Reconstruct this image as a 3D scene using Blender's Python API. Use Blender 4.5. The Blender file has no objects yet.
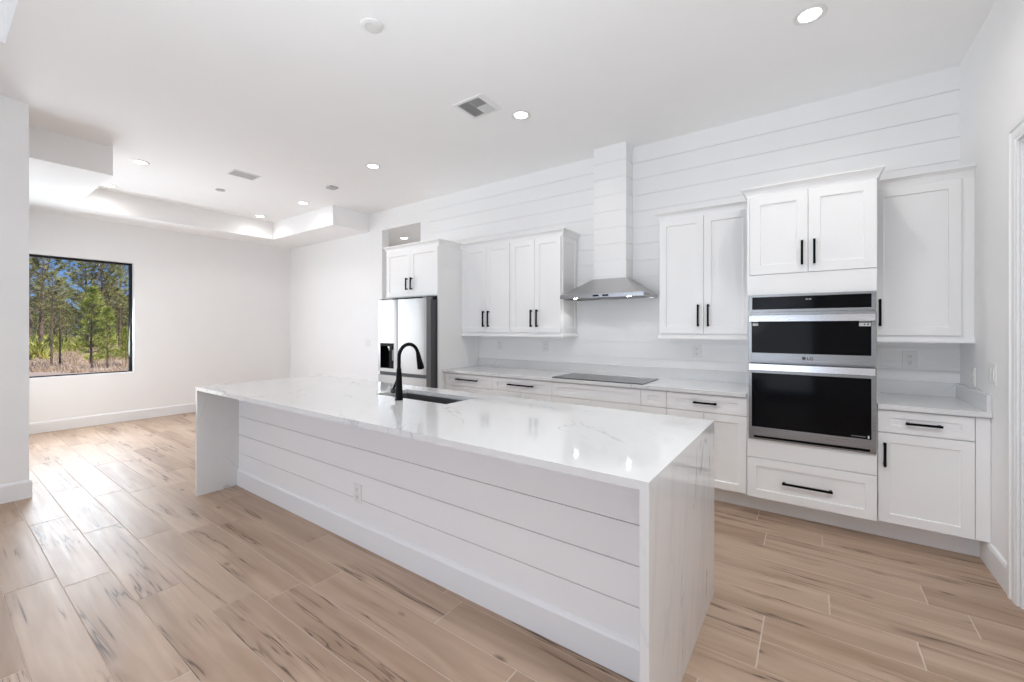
import bpy, bmesh, math, random
from mathutils import Vector, Matrix

scene = bpy.context.scene
COL = scene.collection
R = random.Random(7)

# ------------------------------------------------------------------ camera, world, sun, big lights, exposure
CAM_Z, YAW, FPX, HOR = 1.4073, 0.6178, 422.13, 327.96
cam_data = bpy.data.cameras.new('camera')
cam_data.sensor_width = 36.0
cam_data.lens = FPX / 1024 * 36.0
cam_data.shift_y = -(341.0 - HOR) / 1024.0
cam_data.clip_start = 0.05
cam_data.clip_end = 400
cam = bpy.data.objects.new('camera', cam_data)
COL.objects.link(cam)
cam.location = (0, 0, CAM_Z)
cam.rotation_euler = (math.radians(90), 0, YAW)
scene.camera = cam

world = bpy.data.worlds.new('world')
scene.world = world
world.use_nodes = True
wn = world.node_tree
wn.nodes.clear()
wtc = wn.nodes.new('ShaderNodeTexCoord')
wsep = wn.nodes.new('ShaderNodeSeparateXYZ')
wramp = wn.nodes.new('ShaderNodeValToRGB')
wramp.color_ramp.elements[0].position = 0.0
wramp.color_ramp.elements[0].color = (0.30, 0.52, 0.88, 1)
wramp.color_ramp.elements[1].position = 1.0
wramp.color_ramp.elements[1].color = (0.03, 0.11, 0.42, 1)
mid_el = wramp.color_ramp.elements.new(0.16)
mid_el.color = (0.10, 0.28, 0.74, 1)
wn.links.new(wtc.outputs['Generated'], wsep.inputs[0])
wn.links.new(wsep.outputs['Z'], wramp.inputs[0])
bg = wn.nodes.new('ShaderNodeBackground')
bg.inputs['Strength'].default_value = 1.0
wo = wn.nodes.new('ShaderNodeOutputWorld')
wn.links.new(wramp.outputs[0], bg.inputs[0])
wn.links.new(bg.outputs[0], wo.inputs[0])

scene.view_settings.view_transform = 'Standard'
scene.view_settings.look = 'None'
scene.view_settings.gamma = 1.0
scene.view_settings.use_curve_mapping = False
scene.view_settings.exposure = 0.0
scene.cycles.max_bounces = 12
scene.cycles.diffuse_bounces = 8
scene.cycles.glossy_bounces = 5
scene.cycles.transparent_max_bounces = 12
scene.cycles.sample_clamp_indirect = 6.0
scene.cycles.caustics_reflective = False
scene.cycles.caustics_refractive = False

sun_data = bpy.data.lights.new('sun', 'SUN')
sun_data.energy = 5.6
sun_data.angle = math.radians(0.6)
sun_data.color = (1.0, 0.94, 0.84)
sun = bpy.data.objects.new('sun', sun_data)
COL.objects.link(sun)
sun.rotation_euler = Vector((-0.62, -0.30, -0.72)).to_track_quat('-Z', 'Y').to_euler()


def area_light(name, loc, direction, sx, sy, power, color=(1, 1, 1), spread=180):
    d = bpy.data.lights.new(name, 'AREA')
    d.shape = 'RECTANGLE'
    d.size, d.size_y = sx, sy
    d.energy = power
    d.color = color
    d.spread = math.radians(spread)
    o = bpy.data.objects.new(name, d)
    COL.objects.link(o)
    o.location = loc
    o.rotation_euler = Vector(direction).to_track_quat('-Z', 'Z').to_euler()
    return o


# daylight entering through the glass doors of the rear wall, the nook doors and the tall side window, plus an added ceiling fill
POWER = {'rear': 75.0, 'nook': 29.0, 'window': 84.0, 'down': 4.4, 'nookdown': 1.7, 'added_entry': 25.0, 'down2': 4.0, 'hood': 2.0, 'ceiling_fill': 25.0}
DAY = (0.95, 0.98, 1.0)
area_light('rear_door_daylight', (-2.3, -3.10, 1.25), (0, 1, 0.45), 4.6, 2.3, POWER['rear'], DAY)
area_light('nook_door_daylight', (-6.9, 0.60, 1.1), (0, 1, -0.15), 2.0, 1.9, POWER['nook'], (1, 0.98, 0.96))
area_light('added_ceiling_fill', (-0.9, -0.3, 1.7), (-0.15, 0.6, 1), 1.2, 1.2, POWER['ceiling_fill'], (0.86, 0.94, 1.0), 130)  # added unseen fill aimed upward to brighten the kitchen ceiling
area_light('nook_window_daylight', (-8.52, 1.287, 1.568), (1, 0, -0.24), 1.2, 1.6, POWER['window'], (0.84, 0.93, 1.0), 172)

# ------------------------------------------------------------------ key dimensions (metres)
YW = 4.285          # kitchen back wall face
XR = 0.855          # right wall face
XL = -8.45          # far left wall face
ZC = 3.27           # ceiling
ZS = 2.976          # soffit
YREAR = -3.2
XLIV = -5.3         # living side wall face
YNOOK = 0.535
XO0, XO1, ZO = -5.587, -4.697, 2.965     # opening beside the refrigerator
PITCH, GTOP = 0.167, 3.10                # shiplap board pitch and top groove


# ------------------------------------------------------------------ materials
def newmat(name):
    m = bpy.data.materials.new(name)
    m.use_nodes = True
    nt = m.node_tree
    b = nt.nodes['Principled BSDF']
    return m, nt, b


def N(nt, t, **kw):
    n = nt.nodes.new(t)
    for k, v in kw.items():
        setattr(n, k, v)
    return n


def paint(name, col, rough, bump=0.0, scale=300, spec=0.5):
    m, nt, b = newmat(name)
    tc = N(nt, 'ShaderNodeTexCoord')
    no = N(nt, 'ShaderNodeTexNoise')
    no.inputs['Scale'].default_value = 4.0
    no.inputs['Detail'].default_value = 3
    nt.links.new(tc.outputs['Object'], no.inputs['Vector'])
    mx = N(nt, 'ShaderNodeMixRGB')
    mx.inputs[1].default_value = (*[c * 0.985 for c in col], 1)
    mx.inputs[2].default_value = (*[min(1, c * 1.015) for c in col], 1)
    nt.links.new(no.outputs['Fac'], mx.inputs[0])
    nt.links.new(mx.outputs[0], b.inputs['Base Color'])
    b.inputs['Roughness'].default_value = rough
    b.inputs['Specular IOR Level'].default_value = spec
    if bump:
        n2 = N(nt, 'ShaderNodeTexNoise')
        n2.inputs['Scale'].default_value = scale
        nt.links.new(tc.outputs['Object'], n2.inputs['Vector'])
        bp = N(nt, 'ShaderNodeBump')
        bp.inputs['Strength'].default_value = bump
        bp.inputs['Distance'].default_value = 0.002
        nt.links.new(n2.outputs['Fac'], bp.inputs['Height'])
        nt.links.new(bp.outputs[0], b.inputs['Normal'])
    return m


def metal(name, col, rough, aniso=None):
    m, nt, b = newmat(name)
    tc = N(nt, 'ShaderNodeTexCoord')
    mp = N(nt, 'ShaderNodeMapping')
    mp.inputs['Scale'].default_value = aniso or (3, 3, 400)
    no = N(nt, 'ShaderNodeTexNoise')
    no.inputs['Scale'].default_value = 1.0
    no.inputs['Detail'].default_value = 2
    nt.links.new(tc.outputs['Object'], mp.inputs[0])
    nt.links.new(mp.outputs[0], no.inputs['Vector'])
    mr = N(nt, 'ShaderNodeMapRange')
    mr.inputs['To Min'].default_value = rough * 0.8
    mr.inputs['To Max'].default_value = rough * 1.25
    nt.links.new(no.outputs['Fac'], mr.inputs['Value'])
    nt.links.new(mr.outputs[0], b.inputs['Roughness'])
    b.inputs['Base Color'].default_value = (*col, 1)
    b.inputs['Metallic'].default_value = 1.0
    return m


def simple(name, col, rough, metallic=0.0, spec=0.5, coat=0.0):
    m, nt, b = newmat(name)
    b.inputs['Base Color'].default_value = (*col, 1)
    b.inputs['Roughness'].default_value = rough
    b.inputs['Metallic'].default_value = metallic
    b.inputs['Specular IOR Level'].default_value = spec
    b.inputs['Coat Weight'].default_value = coat
    return m


def emitter(name, col, strength):
    m, nt, b = newmat(name)
    b.inputs['Base Color'].default_value = (0.3, 0.3, 0.3, 1)
    b.inputs['Emission Color'].default_value = (*col, 1)
    b.inputs['Emission Strength'].default_value = strength
    return m


def quartz(name='veined_quartz', rot=(0.5, 0.35, 0.6), scl=(0.75, 1.5, 0.6), s1=0.5, s2=0.35, k0=0.46):
    m, nt, b = newmat(name)
    tc = N(nt, 'ShaderNodeTexCoord')
    mp = N(nt, 'ShaderNodeMapping')
    pre = N(nt, 'ShaderNodeMapping')
    pre.inputs['Rotation'].default_value = rot
    nt.links.new(tc.outputs['Object'], pre.inputs[0])
    mp.inputs['Scale'].default_value = scl
    nt.links.new(pre.outputs[0], mp.inputs[0])

    def vein(scale, dist, width, seedoff, detail):
        off = N(nt, 'ShaderNodeVectorMath', operation='ADD')
        off.inputs[1].default_value = seedoff
        nt.links.new(mp.outputs[0], off.inputs[0])
        n = N(nt, 'ShaderNodeTexNoise')
        n.inputs['Scale'].default_value = scale
        n.inputs['Detail'].default_value = detail
        n.inputs['Roughness'].default_value = 0.55
        n.inputs['Distortion'].default_value = dist
        nt.links.new(off.outputs[0], n.inputs['Vector'])
        s = N(nt, 'ShaderNodeMath', operation='SUBTRACT')
        s.inputs[1].default_value = 0.5
        nt.links.new(n.outputs['Fac'], s.inputs[0])
        a = N(nt, 'ShaderNodeMath', operation='ABSOLUTE')
        nt.links.new(s.outputs[0], a.inputs[0])
        r = N(nt, 'ShaderNodeMapRange')
        r.inputs['From Min'].default_value = 0.0
        r.inputs['From Max'].default_value = width
        r.inputs['To Min'].default_value = 1.0
        r.inputs['To Max'].default_value = 0.0
        nt.links.new(a.outputs[0], r.inputs['Value'])
        # broken up by a second noise
        k = N(nt, 'ShaderNodeTexNoise')
        k.inputs['Scale'].default_value = scale * 1.6
        nt.links.new(off.outputs[0], k.inputs['Vector'])
        kr = N(nt, 'ShaderNodeMapRange')
        kr.inputs['From Min'].default_value = k0
        kr.inputs['From Max'].default_value = k0 + 0.14
        nt.links.new(k.outputs['Fac'], kr.inputs['Value'])
        mu = N(nt, 'ShaderNodeMath', operation='MULTIPLY')
        nt.links.new(r.outputs[0], mu.inputs[0])
        nt.links.new(kr.outputs[0], mu.inputs[1])
        return mu
    v1 = vein(1.3, 0.5, 0.007, (3.1, 7.7, 1.3), 4)
    v2 = vein(1.9, 0.9, 0.035, (13.1, 2.7, 5.3), 3)
    c1 = N(nt, 'ShaderNodeMixRGB')
    c1.inputs[1].default_value = (0.715, 0.715, 0.715, 1)
    c1.inputs[2].default_value = (0.65, 0.65, 0.66, 1)
    m2 = N(nt, 'ShaderNodeMath', operation='MULTIPLY')
    m2.inputs[1].default_value = s2
    nt.links.new(v2.outputs[0], m2.inputs[0])
    nt.links.new(m2.outputs[0], c1.inputs[0])
    c2 = N(nt, 'ShaderNodeMixRGB')
    c2.inputs[2].default_value = (0.36, 0.36, 0.37, 1)
    m1 = N(nt, 'ShaderNodeMath', operation='MULTIPLY')
    m1.inputs[1].default_value = s1
    nt.links.new(v1.outputs[0], m1.inputs[0])
    nt.links.new(m1.outputs[0], c2.inputs[0])
    nt.links.new(c1.outputs[0], c2.inputs[1])
    nt.links.new(c2.outputs[0], b.inputs['Base Color'])
    b.inputs['Roughness'].default_value = 0.07
    b.inputs['Specular IOR Level'].default_value = 0.55
    return m


def planks():
    """wood-look tile: every plank carries its own random value in the attribute 'plank'"""
    m, nt, b = newmat('wood_look_plank')
    tc = N(nt, 'ShaderNodeTexCoord')
    at = N(nt, 'ShaderNodeAttribute', attribute_name='plank')
    sc = N(nt, 'ShaderNodeVectorMath', operation='SCALE')
    sc.inputs[0].default_value = (37.0, 17.0, 91.0)
    nt.links.new(at.outputs['Fac'], sc.inputs['Scale'])
    ad = N(nt, 'ShaderNodeVectorMath', operation='ADD')
    nt.links.new(tc.outputs['Object'], ad.inputs[0])
    nt.links.new(sc.outputs[0], ad.inputs[1])

    def noise(scl, detail, dist=0.0, rough=0.5):
        mp = N(nt, 'ShaderNodeMapping')
        mp.inputs['Scale'].default_value = scl
        nt.links.new(ad.outputs[0], mp.inputs[0])
        n = N(nt, 'ShaderNodeTexNoise')
        n.inputs['Scale'].default_value = 1.0
        n.inputs['Detail'].default_value = detail
        n.inputs['Distortion'].default_value = dist
        n.inputs['Roughness'].default_value = rough
        nt.links.new(mp.outputs[0], n.inputs['Vector'])
        return n

    def rng(src, a, bb, lo=0.0, hi=1.0):
        r = N(nt, 'ShaderNodeMapRange')
        r.inputs['From Min'].default_value = a
        r.inputs['From Max'].default_value = bb
        r.inputs['To Min'].default_value = lo
        r.inputs['To Max'].default_value = hi
        nt.links.new(src, r.inputs['Value'])
        return r.outputs[0]

    def mul(a, c):
        n = N(nt, 'ShaderNodeMath', operation='MULTIPLY')
        nt.links.new(a, n.inputs[0])
        if isinstance(c, float):
            n.inputs[1].default_value = c
        else:
            nt.links.new(c, n.inputs[1])
        return n.outputs[0]

    def mix(fac, c1, c2):
        n = N(nt, 'ShaderNodeMixRGB')
        nt.links.new(fac, n.inputs[0])
        for i, c in ((1, c1), (2, c2)):
            if isinstance(c, tuple):
                n.inputs[i].default_value = (*c, 1)
            else:
                nt.links.new(c, n.inputs[i])
        return n.outputs[0]

    grain = noise((2.2, 42, 1), 4, 0.3, 0.6)
    broad = noise((0.9, 7, 1), 3, 0.8)
    base = mix(rng(broad.outputs['Fac'], 0.32, 0.68), (0.475, 0.345, 0.255), (0.29, 0.192, 0.128))
    base = mix(mul(rng(grain.outputs['Fac'], 0.35, 0.7), 0.45), base, (0.33, 0.225, 0.16))
    # plank to plank tone
    tone = N(nt, 'ShaderNodeMath', operation='FRACT')
    t5 = N(nt, 'ShaderNodeMath', operation='MULTIPLY')
    t5.inputs[1].default_value = 13.7
    nt.links.new(at.outputs['Fac'], t5.inputs[0])
    nt.links.new(t5.outputs[0], tone.inputs[0])
    base = mix(mul(tone.outputs[0], 0.32), base, (0.60, 0.46, 0.36))
    # long dark mineral streaks
    st = noise((0.40, 7.5, 1), 4, 0.5, 0.62)
    s1 = N(nt, 'ShaderNodeMath', operation='SUBTRACT')
    s1.inputs[1].default_value = 0.5
    nt.links.new(st.outputs['Fac'], s1.inputs[0])
    s2 = N(nt, 'ShaderNodeMath', operation='ABSOLUTE')
    nt.links.new(s1.outputs[0], s2.inputs[0])
    msk = noise((1.6, 4.0, 3), 2)
    line = mul(rng(s2.outputs[0], 0.0, 0.012, 1.0, 0.0), rng(msk.outputs['Fac'], 0.49, 0.58))
    halo = mul(rng(s2.outputs[0], 0.0, 0.05, 1.0, 0.0), rng(msk.outputs['Fac'], 0.45, 0.64))
    base = mix(mul(halo, 0.6), base, (0.22, 0.135, 0.09))
    base = mix(mul(line, 0.95), base, (0.075, 0.045, 0.032))
    # knots
    mpk = N(nt, 'ShaderNodeMapping')
    mpk.inputs['Scale'].default_value = (2.6, 6.0, 1)
    nt.links.new(ad.outputs[0], mpk.inputs[0])
    vk = N(nt, 'ShaderNodeTexVoronoi')
    vk.inputs['Scale'].default_value = 1.0
    nt.links.new(mpk.outputs[0], vk.inputs['Vector'])
    sx = N(nt, 'ShaderNodeSeparateColor')
    nt.links.new(vk.outputs['Color'], sx.inputs[0])
    pick = rng(sx.outputs[0], 0.70, 0.72)
    knot = mul(rng(vk.outputs['Distance'], 0.03, 0.11, 1.0, 0.0), pick)
    base = mix(mul(knot, 0.8), base, (0.12, 0.075, 0.052))
    nt.links.new(base, b.inputs['Base Color'])
    b.inputs['Specular IOR Level'].default_value = 0.4
    rr = rng(grain.outputs['Fac'], 0.3, 0.7, 0.37, 0.48)
    nt.links.new(rr, b.inputs['Roughness'])
    bp = N(nt, 'ShaderNodeBump')
    bp.inputs['Strength'].default_value = 0.12
    bp.inputs['Distance'].default_value = 0.003
    nt.links.new(grain.outputs['Fac'], bp.inputs['Height'])
    nt.links.new(bp.outputs[0], b.inputs['Normal'])
    return m


def foliage(name, c1, c2, scale=3.0):
    m, nt, b = newmat(name)
    tc = N(nt, 'ShaderNodeTexCoord')
    n = N(nt, 'ShaderNodeTexNoise')
    n.inputs['Scale'].default_value = scale
    n.inputs['Detail'].default_value = 4
    nt.links.new(tc.outputs['Object'], n.inputs['Vector'])
    r = N(nt, 'ShaderNodeMapRange')
    r.inputs['From Min'].default_value = 0.35
    r.inputs['From Max'].default_value = 0.65
    nt.links.new(n.outputs['Fac'], r.inputs['Value'])
    mx = N(nt, 'ShaderNodeMixRGB')
    mx.inputs[1].default_value = (*c1, 1)
    mx.inputs[2].default_value = (*c2, 1)
    nt.links.new(r.outputs[0], mx.inputs[0])
    nt.links.new(mx.outputs[0], b.inputs['Base Color'])
    b.inputs['Roughness'].default_value = 0.6
    b.inputs['Specular IOR Level'].default_value = 0.2
    return m


def glass_pane():
    m, nt, b = newmat('window_glass')
    out = nt.nodes['Material Output']
    nt.nodes.remove(b)
    tr = N(nt, 'ShaderNodeBsdfTransparent')
    tr.inputs[0].default_value = (0.97, 0.98, 0.98, 1)
    gl = N(nt, 'ShaderNodeBsdfGlossy')
    gl.inputs['Roughness'].default_value = 0.01
    fr = N(nt, 'ShaderNodeFresnel')
    fr.inputs['IOR'].default_value = 1.25
    mx = N(nt, 'ShaderNodeMixShader')
    nt.links.new(fr.outputs[0], mx.inputs[0])
    nt.links.new(tr.outputs[0], mx.inputs[1])
    nt.links.new(gl.outputs[0], mx.inputs[2])
    nt.links.new(mx.outputs[0], out.inputs['Surface'])
    return m


M = {
    'wall': paint('white_wall_paint', (0.86, 0.86, 0.86), 0.6, 0.05),
    'ceil': paint('white_ceiling_paint', (0.91, 0.91, 0.91), 0.75, 0.06, 200),
    'trim': paint('white_trim_paint', (0.81, 0.815, 0.82), 0.4),
    'ship': paint('white_shiplap_paint', (0.86, 0.86, 0.86), 0.38),
    'cab': paint('white_cabinet_lacquer', (0.86, 0.86, 0.86), 0.35),
    'cabgap': simple('cabinet_shadow_gap', (0.55, 0.55, 0.55), 0.6),
    'quartz': quartz(),
    'quartzpanel': quartz('veined_quartz_panel', (0.22, 0.0, 0.0), (1.0, 2.7, 0.40), 0.85, 0.8, 0.36),
    'plank': planks(),
    'grout': paint('beige_grout', (0.56, 0.47, 0.40), 0.8),
    'steel': metal('brushed_stainless', (0.29, 0.29, 0.292), 0.28, (3, 3, 300)),
    'steelv': metal('brushed_stainless_door', (0.39, 0.385, 0.38), 0.36, (300, 300, 2)),
    'hoodsteel': metal('hood_stainless', (0.52, 0.52, 0.525), 0.22, (300, 3, 3)),
    'bright': metal('polished_stainless_handle', (0.66, 0.66, 0.67), 0.2),
    'sinksteel': metal('sink_stainless', (0.42, 0.42, 0.43), 0.3),
    'dark': simple('dark_grey_enamel', (0.06, 0.06, 0.065), 0.45),
    'greyside': simple('grey_appliance_side', (0.17, 0.17, 0.175), 0.4),
    'blackmetal': simple('matte_black_metal', (0.004, 0.004, 0.0042), 0.40, spec=0.09),
    'blackglass': simple('black_oven_glass', (0.004, 0.004, 0.005), 0.08, spec=0.10),
    'cookglass': simple('black_ceramic_glass', (0.02, 0.02, 0.022), 0.09, spec=0.6),
    'ventdark': simple('vent_shadow_grey', (0.47, 0.47, 0.47), 0.7),
    'ventlouvre': simple('vent_louvre_white', (0.62, 0.62, 0.62), 0.5),
    'ventmid': simple('vent_louvre_grey', (0.50, 0.50, 0.50), 0.6),
    'plastic': simple('white_plastic', (0.80, 0.80, 0.79), 0.35),
    'slot': simple('receptacle_slot_grey', (0.25, 0.25, 0.25), 0.5),
    'sticker': simple('white_sticker', (0.78, 0.78, 0.76), 0.5),
    'stickerink': simple('sticker_ink', (0.05, 0.05, 0.05), 0.5),
    'led': emitter('downlight_lens', (1.0, 0.98, 0.95), 14.0),
    'hoodled': emitter('hood_lamp_lens', (1.0, 0.97, 0.92), 40.0),
    'display': emitter('oven_display_digits', (0.8, 0.85, 0.9), 0.08),
    'winframe': simple('black_window_frame', (0.02, 0.02, 0.022), 0.6, spec=0.15),
    'glass': glass_pane(),
    'bark': foliage('pine_bark', (0.09, 0.065, 0.05), (0.22, 0.16, 0.12), 6),
    'pine': foliage('pine_needles', (0.10, 0.12, 0.035), (0.46, 0.44, 0.17), 2.2),
    'pinedark': foliage('far_pine_needles', (0.09, 0.11, 0.04), (0.44, 0.42, 0.17), 1.6),
    'pineyoung': foliage('young_pine_needles', (0.15, 0.21, 0.03), (0.52, 0.55, 0.15), 4),
    'shrub': foliage('palmetto_leaves', (0.26, 0.29, 0.05), (0.62, 0.58, 0.18), 3),
    'brush': foliage('dry_brush', (0.36, 0.27, 0.17), (0.62, 0.47, 0.36), 1.2),
    'soil': foliage('sandy_ground', (0.50, 0.38, 0.30), (0.66, 0.54, 0.44), 0.6),
    'stucco': paint('outside_stucco', (0.7, 0.69, 0.66), 0.8),
}


# ------------------------------------------------------------------ mesh helpers
class MB:
    def __init__(self):
        self.bm = bmesh.new()

    def box(self, x0, x1, y0, y1, z0, z1, bev=0.0):
        x0, x1 = min(x0, x1), max(x0, x1)
        y0, y1 = min(y0, y1), max(y0, y1)
        z0, z1 = min(z0, z1), max(z0, z1)
        r = bmesh.ops.create_cube(self.bm, size=1.0)
        vs = r['verts']
        for v in vs:
            v.co = Vector(((v.co.x + .5) * (x1 - x0) + x0, (v.co.y + .5) * (y1 - y0) + y0, (v.co.z + .5) * (z1 - z0) + z0))
        if bev > 0:
            es = list({e for v in vs for e in v.link_edges})
            bmesh.ops.bevel(self.bm, geom=es, offset=bev, segments=2, affect='EDGES', profile=0.7)
        return self

    def poly(self, pts):
        self.bm.faces.new([self.bm.verts.new(Vector(p)) for p in pts])
        return self

    def hull(self, bottom, top):
        """prism or frustum between two loops of the same length"""
        a = [self.bm.verts.new(Vector(p)) for p in bottom]
        c = [self.bm.verts.new(Vector(p)) for p in top]
        n = len(a)
        for i in range(n):
            j = (i + 1) % n
            self.bm.faces.new((a[i], a[j], c[j], c[i]))
        self.bm.faces.new(list(reversed(a)))
        self.bm.faces.new(c)
        return self

    def lathe(self, prof, center, axis=(0, 0, 1), seg=32, cap=True):
        ax = Vector(axis).normalized()
        u = ax.orthogonal().normalized()
        w = ax.cross(u)
        c = Vector(center)
        rings = []
        for r, h in prof:
            rings.append([self.bm.verts.new(c + ax * h + (u * math.cos(2 * math.pi * k / seg) + w * math.sin(2 * math.pi * k / seg)) * max(r, 1e-5)) for k in range(seg)])
        for a, d in zip(rings[:-1], rings[1:]):
            for k in range(seg):
                j = (k + 1) % seg
                self.bm.faces.new((a[k], a[j], d[j], d[k]))
        if cap:
            self.bm.faces.new(list(reversed(rings[0])))
            self.bm.faces.new(rings[-1])
        return self

    def tube(self, pts, rad, seg=12, cap=True):
        P = [Vector(p) for p in pts]
        rad = rad if isinstance(rad, (list, tuple)) else [rad] * len(P)
        t0 = (P[1] - P[0]).normalized()
        u = t0.orthogonal().normalized()
        rings = []
        for i, p in enumerate(P):
            t = ((P[min(i + 1, len(P) - 1)] - P[i]).normalized() + (P[i] - P[max(i - 1, 0)]).normalized()).normalized() if 0 < i < len(P) - 1 else ((P[1] - P[0]).normalized() if i == 0 else (P[-1] - P[-2]).normalized())
            u = (u - t * u.dot(t)).normalized()
            w = t.cross(u)
            rings.append([self.bm.verts.new(p + (u * math.cos(2 * math.pi * k / seg) + w * math.sin(2 * math.pi * k / seg)) * rad[i]) for k in range(seg)])
        for a, d in zip(rings[:-1], rings[1:]):
            for k in range(seg):
                j = (k + 1) % seg
                self.bm.faces.new((a[k], a[j], d[j], d[k]))
        if cap:
            self.bm.faces.new(list(reversed(rings[0])))
            self.bm.faces.new(rings[-1])
        return self

    def sweep(self, path, prof):
        """profile (out, z) swept along an open XY path with mitred corners; 'out' points to the right of travel"""
        P = [Vector((p[0], p[1])) for p in path]
        rings = []
        for i, p in enumerate(P):
            ds = []
            if i > 0:
                ds.append((P[i] - P[i - 1]).normalized())
            if i < len(P) - 1:
                ds.append((P[i + 1] - P[i]).normalized())
            ns = [Vector((d.y, -d.x)) for d in ds]
            if len(ns) == 1:
                m = ns[0]
            else:
                m = (ns[0] + ns[1])
                m = m / max(1e-6, m.dot(ns[0]))
            rings.append([self.bm.verts.new(Vector((p.x + m.x * o, p.y + m.y * o, z))) for o, z in prof])
        n = len(prof)
        for a, d in zip(rings[:-1], rings[1:]):
            for k in range(n):
                j = (k + 1) % n
                self.bm.faces.new((a[k], d[k], d[j], a[j]))
        self.bm.faces.new(rings[0])
        self.bm.faces.new(list(reversed(rings[-1])))
        return self

    def build(self, name, mat, parent=None, smooth=False, origin=None):
        bm = self.bm
        bmesh.ops.recalc_face_normals(bm, faces=bm.faces)
        o0 = Vector((0, 0, 0))
        if origin is not None:
            o0 = Vector(origin)
        elif parent is not None:
            q = parent
            while q.parent:
                q = q.parent
            o0 = Vector(q.location)
        bmesh.ops.translate(bm, verts=bm.verts, vec=-o0)
        me = bpy.data.meshes.new(name)
        bm.to_mesh(me)
        bm.free()
        if smooth:
            for p in me.polygons:
                p.use_smooth = True
            try:
                me.set_sharp_from_angle(angle=math.radians(40))
            except Exception:
                pass
        me.materials.append(mat)
        ob = bpy.data.objects.new(name, me)
        COL.objects.link(ob)
        if parent is not None:
            ob.parent = parent
        elif origin is not None:
            ob.location = o0
        return ob


def thing(name, label, cat, loc, group=None):
    o = bpy.data.objects.new(name, None)
    o.empty_display_size = 0.1
    COL.objects.link(o)
    o.location = loc
    o['label'] = label
    o['category'] = cat
    if group:
        o['group'] = group
    return o


def tag(o, label, cat, group=None):
    o['label'] = label
    o['category'] = cat
    if group:
        o['group'] = group
    return o


def struct(o):
    o['kind'] = 'structure'
    return o


def copy_tree(o, loc, label):
    def cp(src, parent):
        c = src.copy()
        COL.objects.link(c)
        if parent:
            c.parent = parent
        for ch in src.children:
            cp(ch, c)
        return c
    c = cp(o, None)
    c.location = loc
    c['label'] = label
    return c


# ------------------------------------------------------------------ ROOM SHELL
def plank_floor():
    W, L, G, H = 0.1945, 1.225, 0.0026, 0.0014
    known = {-1: -3.48, 0: -3.308, 1: -2.836, 2: -3.655, 8: -0.19, 9: -0.19, 10: 0.384, 11: 0.072, 12: -0.6, 13: 0.483, 14: -0.255, 15: 0.055, 16: -0.33}
    bm = bmesh.new()
    lay = bm.faces.layers.float.new('plank')
    x0, x1, y0, y1 = XL - 0.02, 3.0, YREAR, 5.7
    rr = random.Random(3)
    # grout bed
    f = bm.faces.new([bm.verts.new(v) for v in ((x0, y0, -0.0015), (x1, y0, -0.0015), (x1, y1, -0.0015), (x0, y1, -0.0015))])
    f.material_index = 1
    k0 = int((y0 - 0.455) // W) - 1
    k1 = int((y1 - 0.455) // W) + 1
    for k in range(k0, k1 + 1):
        ya, yb = max(y0, 0.455 + k * W + H), min(y1, 0.455 + (k + 1) * W - H)
        if yb - ya < 0.01:
            continue
        j = known.get(k, None)
        if j is None:
            j = rr.uniform(0, L)
        s = j - math.ceil((j - x0) / L) * L
        while s < x1:
            xa, xb = max(x0, s + G), min(x1, s + L - G)
            s += L
            if xb - xa < 0.01:
                continue
            t = 0.0012
            top = [bm.verts.new(v) for v in ((xa + t, ya + t, 0), (xb - t, ya + t, 0), (xb - t, yb - t, 0), (xa + t, yb - t, 0))]
            low = [bm.verts.new(v) for v in ((xa, ya, -0.0015), (xb, ya, -0.0015), (xb, yb, -0.0015), (xa, yb, -0.0015))]
            rv = rr.random()
            fs = [bm.faces.new(top)]
            for a in range(4):
                c = (a + 1) % 4
                fs.append(bm.faces.new((low[a], low[c], top[c], top[a])))
            for f in fs:
                f[lay] = rv
    me = bpy.data.meshes.new('floor')
    bm.to_mesh(me)
    bm.free()
    me.materials.append(M['plank'])
    me.materials.append(M['grout'])
    o = bpy.data.objects.new('floor', me)
    COL.objects.link(o)
    struct(o)


plank_floor()
struct(MB().box(XL - .3, 3.1, YREAR - .3, 5.9, -0.25, -0.003).build('floor_slab', M['grout']))

# ceiling with the living-side tray and the U-shaped soffit of the dining nook
c = MB()
TX0, TX1, TY1, TY0 = -4.3, 0.25, 0.33, -2.6
c.box(XL, XR, TY1, YW, ZC, ZC + .25)
c.box(XLIV, TX0, YREAR, TY1, ZC, ZC + .25)
c.box(TX1, XR, YREAR, TY1, ZC, ZC + .25)
c.box(TX0, TX1, YREAR, TY0, ZC, ZC + .25)
c.box(TX0 - .1, TX1 + .1, TY0 - .1, TY1 + .1, ZC + .25, ZC + .4)
c.box(XL, -5.87, YNOOK, 1.165, ZS, ZC)           # near arm of the soffit
c.box(XL, -5.92, 3.645, YW, ZS, ZC)              # arm along the back wall
c.box(XL, -7.79, 1.165, 3.645, ZS, ZC)           # far side
struct(c.build('ceiling', M['ceil']))

WT = 0.13
# far left wall with the window hole
wy0, wy1, wz0, wz1 = 0.66, 1.914, 0.738, 2.398
w = MB()
XI = XL - 0.20
w.box(XI, XL, YNOOK - .15, wy0, 0, ZC)
w.box(XI, XL, wy1, YW + WT, 0, ZC)
w.box(XI, XL, wy0, wy1, 0, wz0)
w.box(XI, XL, wy0, wy1, wz1, ZC)
struct(w.build('wall_left', M['wall']))

# back wall with the opening to the hall
w = MB()
w.box(XL, XO0, YW + .012, YW + WT, 0, ZC)
w.box(XO0, XO1, YW + .012, YW + WT, ZO, ZC)
w.box(XO1, XR + .15, YW + .012, YW + WT, 0, ZC)
w.box(XL, XO0, YW, YW + .012, 0, ZC)
w.box(XO0, XO1, YW, YW + .012, ZO, ZC)
w.box(XO1, -4.52, YW, YW + .012, 0, ZC)
struct(w.build('wall_back', M['wall']))

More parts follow.
